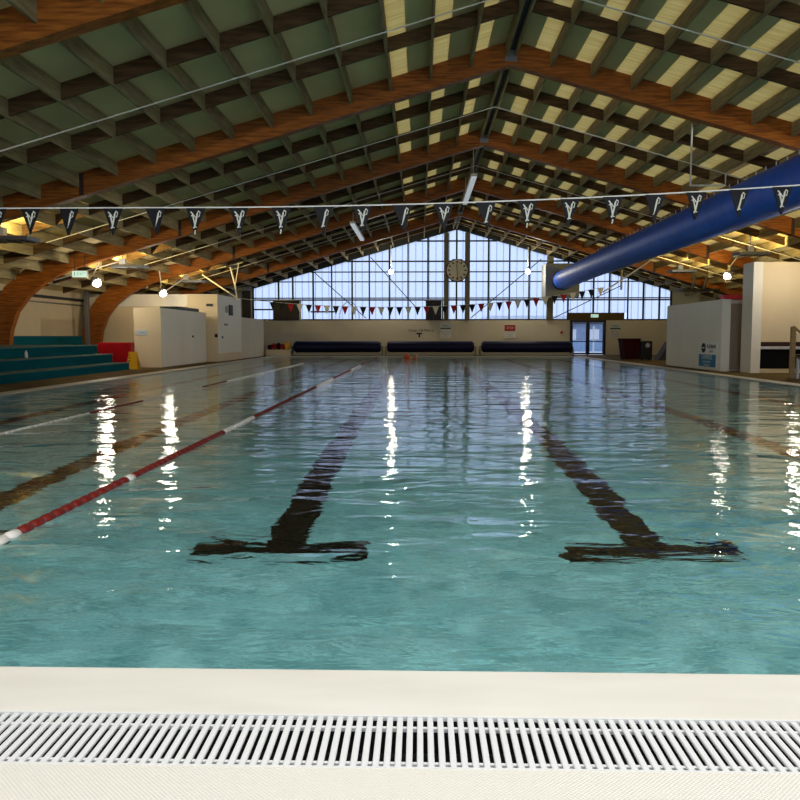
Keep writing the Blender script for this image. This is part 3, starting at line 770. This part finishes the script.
struct('wall_partition_left', box(-12.5, -9.05, 30.95, 31.1, 0, 2.15), PAINT, 'cream partition behind the left cabin')
rb = thing('plant_room', 'tall white block with notices and a door at the far left deck', 'room block', (-9.5, 33, 0))
obj('body', box(-12.9, -7.87, 31.12, 35.2, 0, 2.62), WHITE, rb)
obj('end_cladding', box(-9.05, -7.87, 31.10, 31.12, 0, 2.60), PAINT, rb)
dd = obj('door', box(-7.87, -7.85, 31.3, 33.6, .36, 1.55), WHITE, rb)
obj('door_handle', bbox(-7.85, -7.80, 31.6, 31.7, .9, 1.0, .005), GREY, dd)
obj('door_plate', box(-7.852, -7.842, 32.0, 32.6, 1.42, 1.50), INKG, dd)
obj('lower_skirting', box(-7.87, -7.845, 31.15, 35.2, .0, .32), PAINT, rb)
one('notice_panel', box(-7.868, -7.83, 32.9, 33.5, 1.85, 2.28), INK, 'black upright notice high on the tall white block', 'notice')
one('notice_panel', box(-7.868, -7.84, 32.35, 32.65, 1.95, 2.2), mat('grey notice', (.25, .28, .3), .5), 'small grey notice beside the black one on the tall white block', 'notice')
one('wall_lamp', bbox(-8.3, -8.05, 31.04, 31.1, 2.15, 2.25, .01), STEELD, 'small dark wall fitting high on the cream end of the tall block', 'wall fitting')
one('wall_phone', bbox(-7.98, -7.88, 31.02, 31.1, .95, 1.08, .01), DARKBIN, 'small dark box low on the cream end of the tall block', 'wall box')
struct('wall_store_left', box(-8.1, -7.87, 35.22, 40.2, 0, 1.82), BLOCK, 'low cream wall past the tall block')
one('dark_ledge_box', bbox(-9.0, -8.35, 27.6, 30.2, 1.9, 2.02, .01), mat('dark teal box', (.02, .04, .05), .5), 'flat dark box lying on top of the left cabin', 'box')
one('storage_bench', bbox(-7.75, -6.6, 40.1, 42.4, 0.004, .31, .01), PAINT, 'low cream bench at the far left corner of the pool', 'bench')
xs_ = [(-7.62, .19, MAROON), (-7.4, .24, RED), (-7.18, .26, MAROON), (-6.96, .22, RED), (-6.74, .32, YELLOW)]
lbs = ['dark red bag at the left end of the low bench', 'red bag second from the left on the low bench', 'dark red bag in the middle of the low bench', 'red bag beside the yellow one on the low bench', 'yellow bag on the low bench at the far left', 'dark red bag at the right end of the low bench']
for (x, h, m_), lb in zip(xs_, lbs):
    bm = bmn(); bx(bm, x - .1, x + .1, 40.35, 40.8, .314, .314 + h * 1.25); bmesh.ops.bevel(bm, geom=bm.edges[:], offset=.05, segments=3, affect='EDGES')
    for v in bm.verts: v.co += Vector((random.uniform(-.006, .006), random.uniform(-.02, .02), random.uniform(-.02, .02))); v.co.z = max(v.co.z, .312); v.co.x = min(max(v.co.x, x - .105), x + .105)
    one('kit_bag', bm, m_, lb, 'bag', 'bags on the low bench')

# ------------------------------------------------------------------ right side
kk = thing('kiosk_cabin', 'low white cabin with red top trim on the right deck', 'cabin', (9.6, 25.4, 0))
obj('body', bbox(8.50, 11.5, 23.2, 27.9, 0, 2.03, .01), WHITE, kk)
obj('corner_post', bbox(8.48, 8.72, 22.8, 23.18, 0, 2.03, .01), WHITE, kk)
obj('door', box(8.75, 10.6, 23.12, 23.19, .05, 1.92), mat('brown grey door', (0.42, 0.32, 0.21), .6, var=.1, vscale=(1, 1, .2)), kk)
obj('red_trim', box(8.5, 11.2, 22.78, 23.1, 2.035, 2.15), REDTRIM, kk)
sg = thing('pool_sign', 'white and blue lettered board low on the pool side of the right cabin', 'sign', (8.47, 23.7, .1))
sx_ = 8.478
obj('board', box(sx_ - .02, sx_, 22.98 + .1, 24.55, .08, .86), SIGNW, sg)
obj('blue_panel', box(sx_ - .026, sx_ - .02, 23.12, 24.5, .10, .46), SIGNB, sg)
bm = bmn()
for k in range(24): pass
a = [bm.verts.new((sx_ - .024, 24.12 + .17 * math.cos(2 * math.pi * k / 24), .65 + .145 * math.sin(2 * math.pi * k / 24))) for k in range(24)]
b = [bm.verts.new((sx_ - .03, v.co.y, v.co.z)) for v in a]; bm.faces.new(a); bm.faces.new(b[::-1])
for k in range(24): bm.faces.new((a[k], a[(k + 1) % 24], b[(k + 1) % 24], b[k]))
obj('round_logo', bm, INK, sg)
obj('logo_bar', box(sx_ - .034, sx_ - .03, 24.02, 24.22, .635, .665), SIGNW, sg)
obj('name_text', text_bm('PLATINUM', .15, (sx_ - .024, 23.5, .69), FACE_LEFT), INK, sg)
obj('sub_text', text_bm('pools', .12, (sx_ - .024, 23.5, .56), FACE_LEFT), INKG, sg)
obj('blue_text', text_bm('CAMEROS', .19, (sx_ - .03, 23.82, .38), FACE_LEFT), SIGNLB, sg)
obj('small_text', text_bm('open every day\nall welcome', .10, (sx_ - .03, 23.82, .20), FACE_LEFT), SIGNLB, sg)

tw = thing('tall_partition', 'tall cream partition block standing on the right deck', 'partition', (11, 22.2, 0))
bm = bmn(); bx(bm, 8.95, 9.2, 21.9, 22.6, 0, 2.98); obj('end_pillar', bm, WHITE, tw)
bm = bmn(); bx(bm, 9.2, 13.5, 21.98, 22.6, .74, 2.98); bx(bm, 9.2, 13.5, 21.98, 22.6, 0, .10); bx(bm, 11.6, 13.5, 21.98, 22.6, .1, .74); obj('wall_panel', bm, PAINT, tw)
obj('recess_back', box(9.2, 11.6, 22.5, 22.6, .1, .74), DARK, tw)
obj('recess_sill', bbox(9.2, 11.6, 21.9, 22.2, .64, .72, .02), mat('pale bundled cloth', (.6, .6, .62), .7, bump=.4, var=.2, nscale=8), tw)
obj('recess_top', box(9.2, 11.6, 21.93, 22.0, .74, .84), mat('dark maroon lintel', (.05, .02, .02), .6), tw)
st = thing('access_steps', 'wooden steps with handrail at the right edge of the view', 'steps', (8.95, 19.6, 0))
WOOD = mat('pale stair timber', (.42, .28, .12), .6, var=.25, vscale=(1, 1, 5))
obj('newel_post', bbox(8.70, 8.80, 19.0, 19.1, 0, 1.22, .01), WOOD, st)
obj('handrail', tb([(8.74, 19.05, 1.22), (9.4, 19.05, .72)], .03, 8), WOOD, st)
obj('stringer', prism_y(bmn(), [(8.8, .56), (9.0, .56), (9.5, 0), (9.25, 0)], 19.02, 19.08), WOOD, st)
obj('tread', box(8.82, 9.08, 19.02, 19.25, .52, .57), WOOD, st)
obj('tread', box(9.02, 9.32, 19.02, 19.4, .26, .31), WOOD, st)
obj('support_leg', box(8.86, 8.91, 19.02, 19.1, 0, .52), ALU, st)
bb = thing('blue_bin', 'blue plastic bin at the right edge beside the wooden steps', 'bin', (9.25, 18.6, 0))
obj('body', prism_y(bmn(), [(9.0, 0), (9.55, 0), (9.6, .82), (8.95, .82)], 18.4, 18.85), BLUEP, bb)
obj('lid', bbox(8.93, 9.62, 18.38, 18.87, .82, .88, .02), BLUEP, bb)

wb = thing('wheelie_bin', 'dark red wheeled bin near the far right corner of the pool', 'bin', (8.6, 33, 0))
obj('body', prism_y(bmn(), [(8.4, .05), (8.93, .05), (9.0, .82), (8.3, .82)], 33, 33.8), MAROON, wb)
obj('lid', bbox(8.27, 9.03, 32.96, 33.84, .82, .90, .03), MAROON, wb)
for x in (8.48, 8.86): obj('wheel', tb([(x - .03, 33.75, .08), (x + .03, 33.75, .08)], .08, 12), DARKBIN, wb)
cb = thing('black_crate', 'black wheeled crate with a white mark beside the dark red bin', 'crate', (9.2, 33, 0))
obj('body', bbox(9.04, 9.5, 33.0, 33.7, .04, .80, .03), DARKBIN, cb)
bm = bmn(); disc(bm, (9.3, .62), .09, 32.985, 33.0, 16); obj('round_mark', bm, mat('grey mark', (.35, .36, .4), .5), cb)
for x in (9.12, 9.42): obj('wheel', tb([(x - .03, 33.2, .05), (x + .03, 33.2, .05)], .05, 10), DARKBIN, cb)
one('stacked_mat', prism_y(bmn(), [(9.9, 0), (10.6, 0), (10.6, .8), (10.35, .75)], 33.5, 34.2), mat('dim grey foam', (.05, .05, .045), .7), 'dark sloping mat leaning in the shadow behind the right cabin', 'mat')
# dark ceiling-hung screen brackets at right
vt = thing('hanging_projector', 'flat dark unit on two brackets under the far right roof', 'projector', (11.6, 35, 3.2))
obj('tray', bbox(11.3, 12.9, 35, 35.6, 2.94, 3.02, .01), STEELD, vt)
for x in (11.8, 12.3): obj('bracket', tb([(x, 35.3, 3.0), (x + .12, 35.3, 3.6)], .05, 6), STEELD, vt)

# ------------------------------------------------------------------ floodlights and uplight troughs
def flood(loc, aim, power, label, post=None, col=(1.0, .90, .72)):
    t = thing('floodlight', label, 'floodlight', loc, 'lit white floodlights')
    L = Vector(loc); d = (Vector(aim) - L).normalized(); q = d.to_track_quat('-Z', 'Y')
    bm = bmn(); tube(bm, [L - d * .22, L - d * .16, L - d * .02], [.06, .12, .17], 16); obj('housing', bm, GREY, t, True)
    bm = bmn(); sphere(bm, L, .125, 16, 10, (1, 1, 1)); obj('lens', bm, LAMP, t, True)
    tp = Vector(post) if post else Vector((-9.57, L.y, zb(-9.57) + .2))
    obj('bracket', tb([L - d * .2, L + Vector((0, 0, .25)) - d * .1, tp], .02, 6), ALU, t)
    pl = bpy.data.lights.new('floodlight_beam', 'POINT'); pl.energy = power * .5; pl.color = col; pl.shadow_soft_size = .12
    po = bpy.data.objects.new('floodlight_beam', pl); COL.objects.link(po); po.location = L + d * .3
flood((-9.75, 24.1, 2.60), (-5, 22.5, -2), 110, 'bright floodlight under the left roof beside the hanging exit sign')
flood((-9.45, 29.4, 2.57), (-5, 27, -2), 110, 'bright floodlight above the left cabin')
flood((-1.52, 42.3, 4.35), (-1.5, 20, -2), 200, 'bright floodlight hanging before the far window, left of the clock', (-1.52, 42.3, zb(-1.52) + .2))
flood((5.62, 42.3, 4.35), (5.5, 20, -2), 200, 'bright floodlight hanging before the far window, right of the clock', (5.62, 42.3, zb(5.62) + .2))
flood((11.3, 30.0, 3.20), (6, 27, -2), 110, 'bright floodlight under the right roof above the low cabin', (11.62, 30.0, zb(11.62) + .2))
flood((9.72, 20.55, 2.92), (9.7, 24.5, -1.5), 90, 'bright floodlight in front of the tall partition at the right edge', (9.9, 20.55, zb(9.9) + .2))
# two more floodlights of the same rows, over the deck nearer than the frame edge
for loc, aim, lb, pw in (((11.4, 14.0, 3.3), (-9, 27, .5), 'floodlight of the right row, outside the view to the right', 2300), ((-9.6, 11.5, 2.9), (10, 25, .5), 'floodlight of the left row, outside the view to the left', 600)):
    flood(loc, aim, 1, lb, (loc[0], loc[1], zb(loc[0]) + .2))
    L = Vector(loc); d = (Vector(aim) - L).normalized()
    spot('floodlight_beam', tuple(L + d * .3), aim, pw, (1.0, .93, .80), 62, .8, .12)
def trough(x, y, z, aimx, aimy, label):
    t = thing('uplight_trough', label, 'uplight', (x, y, z), 'grey uplights below the roof')
    obj('tray', bbox(x - .55, x + .45, y - .3, y + .3, z, z + .1, .015), GREY, t)
    for dx in (-.35, .0, .3): obj('louvre', box(x + dx - .02, x + dx + .02, y - .31, y + .31, z - .012, z + .005), STEELD, t)
    obj('hanger_rod', tb([(x - .2, y - .2, z + .1), (x - .2, y - .2, zb(x) + .2)], .018, 6), ALU, t)
    obj('bracket', bbox(x - .3, x - .1, y - .28, y - .1, z + .1, z + .28, .01), ALU, t)
    spot('uplight_beam', (x, y, z + .16), (aimx, aimy, 4.0), 260, (1.0, .76, .28), 140, .2, .03)
for (x, y), lb in zip(((-9.05, 17.85), (-9.0, 25.0), (-9.0, 31.7)), ('grey uplight trough at the left edge under the roof', 'grey uplight trough above the left cabin front', 'grey uplight trough furthest back on the left')):
    trough(x, y, 3.10, -10.0, y + 2.0, lb)
for (x, y), lb in zip(((10.6, 19.0), (10.6, 26.0), (10.6, 32.8)), ('grey uplight trough nearest on the right behind the duct', 'grey uplight trough in the middle of the right side behind the duct', 'grey uplight trough furthest back on the right')):
    trough(x, y, 3.55, 12.2, y + 3.0, lb)

# batten lights
for (x, y0, y1, z, lb) in ((-2.45, 29.2, 34.2, 5.0, 'long white batten light under the left slope near the far window'), (1.62, 24.6, 29.6, 5.75, 'long white batten light hanging along the ridge')):
    t = thing('batten_light', lb, 'batten light', (x, (y0 + y1) / 2, z), 'long batten lights')
    obj('body', bbox(x - .1, x + .1, y0, y1, z + .05, z + .13, .01), ALU, t)
    obj('diffuser', bbox(x - .08, x + .08, y0 + .05, y1 - .05, z, z + .05, .015), TUBE, t)
    for yy_ in (y0 + .4, y1 - .4): obj('hanger_rod', tb([(x, yy_, z + .1), (x, yy_, zb(x) + .25)], .01, 6), ALU, t)

# white hanging pole bracket on the left, holding the far flag rope
pb = thing('pole_bracket', 'white pipe bracket with slanting stays at the left end of the far bunting', 'pole bracket', (-7.65, 33.5, 2.5))
obj('drop_pole', tb([(-7.65, 33.5, 2.5), (-7.72, 33.5, 3.1), (-7.95, 33.5, 4.0)], .035, 8), ALU, pb)
obj('stay', tb([(-7.68, 33.5, 2.6), (-9.1, 33.5, 3.55)], .03, 8), ALU, pb)
obj('stay', tb([(-7.72, 33.5, 3.1), (-7.55, 33.5, 4.05)], .02, 8), ALU, pb)
obj('top_rail', tb([(-9.3, 33.5, 3.62), (-7.4, 33.5, 4.05)], .02, 8), ALU, pb)
pr = thing('pole_bracket', 'pale slanting pole with a short drop post holding the right end of the far bunting', 'pole bracket', (8.3, 33.5, 2.9))
obj('slanting_pole', tb([(7.55, 33.5, 2.80), (9.45, 33.5, 4.08)], .03, 8), ALU, pr)
obj('drop_pole', tb([(8.3, 33.5, 2.9), (8.3, 33.5, 3.7)], .045, 8), mat('beige pole', (.45, .4, .25), .5), pr)
hb = thing('hanging_bracket', 'small white pipe frame hanging beside the duct near the black pennants', 'bracket', (5.85, 17.8, 4.25))
obj('drop_pole', tb([(5.85, 17.8, 4.24), (5.85, 17.8, zb(5.85) + .22)], .02, 6), ALU, hb)
obj('cross_rail', tb([(5.85, 17.8, 4.25), (6.6, 17.8, 4.25), (6.6, 17.8, 4.5)], .02, 6), ALU, hb)
# slim pipe rails under the low left roof
for i, (a, b, lb) in enumerate((((-11.2, 24.4, 2.7), (-9.2, 24.4, 3.25), 'thin pale pipe behind the left hanging exit sign'), ((-9.0, 31.2, 3.35), (-9.8, 30.9, 2.75), 'thin pale pipe stay above the left cabin floodlight'))):
    one('pipe_stay', tb([a, b], .018, 6), ALU, lb, 'pipe')

# ------------------------------------------------------------------ swimmer
def skin_figure(name, verts, edges, radii, m, parent, sub=2):
    me = bpy.data.meshes.new(name); me.from_pydata(verts, edges, []); o = bpy.data.objects.new(name, me); COL.objects.link(o)
    md = o.modifiers.new('skin', 'SKIN'); me.skin_vertices[0].data
    for i, r in enumerate(radii): me.skin_vertices[0].data[i].radius = (r, r)
    me.skin_vertices[0].data[0].use_root = True
    md.use_smooth_shade = True
    s = o.modifiers.new('sub', 'SUBSURF'); s.levels = sub; s.render_levels = sub
    dg = bpy.context.evaluated_depsgraph_get(); nm = bpy.data.meshes.new_from_object(o.evaluated_get(dg))
    bpy.data.objects.remove(o); nm.materials.clear(); nm.materials.append(m)
    r = bpy.data.objects.new(name, nm); COL.objects.link(r); r.parent = parent
    for p in nm.polygons: p.use_smooth = True
    return r
sw = thing('person', 'swimmer in an orange red cap doing front crawl near the far end', 'person', (-.55, 34.0, WL))
# lies along Y, head towards the camera; local coordinates, metres (slightly enlarged like the rest of the hall)
V = [(0, .95, -.10), (0, .70, -.08), (0, .42, -.05), (0, .22, -.02), (0, .02, .03), (0, -.06, .06),
     (.22, .40, .0), (.42, .22, .22), (.40, -.10, .10), (.38, -.24, .0),
     (-.22, .40, -.05), (-.32, .15, -.22), (-.28, -.2, -.30), (-.27, -.34, -.30),
     (.12, 1.0, -.12), (.15, 1.45, -.20), (.14, 1.9, -.24), (.14, 2.06, -.22),
     (-.12, 1.0, -.12), (-.13, 1.45, -.12), (-.13, 1.9, -.16), (-.13, 2.06, -.14)]
Eg = [(0, 1), (1, 2), (2, 3), (3, 4), (4, 5), (2, 6), (6, 7), (7, 8), (8, 9), (2, 10), (10, 11), (11, 12), (12, 13), (0, 14), (14, 15), (15, 16), (16, 17), (0, 18), (18, 19), (19, 20), (20, 21)]
Rr = [.17, .15, .17, .07, .11, .09, .08, .055, .045, .035, .08, .055, .045, .035, .10, .07, .05, .03, .10, .07, .05, .03]
skin_figure('body', V, Eg, Rr, SKIN, sw)
bm = bmn(); sphere(bm, Vector((-.55, 34.0, WL)) + Vector((0, .03, .13)), 1.0, 20, 14, (.125, .15, .14)); obj('swim_cap', bm, mat('orange red cap', (.75, .10, .03), .4), sw, True)
bm = bmn()
for s in (-1, 1): sphere(bm, Vector((-.55 + s * .045, 34 - .105, WL + .09)), 1.0, 8, 6, (.035, .02, .022))
obj('goggles', bm, DARKBIN, sw, True)
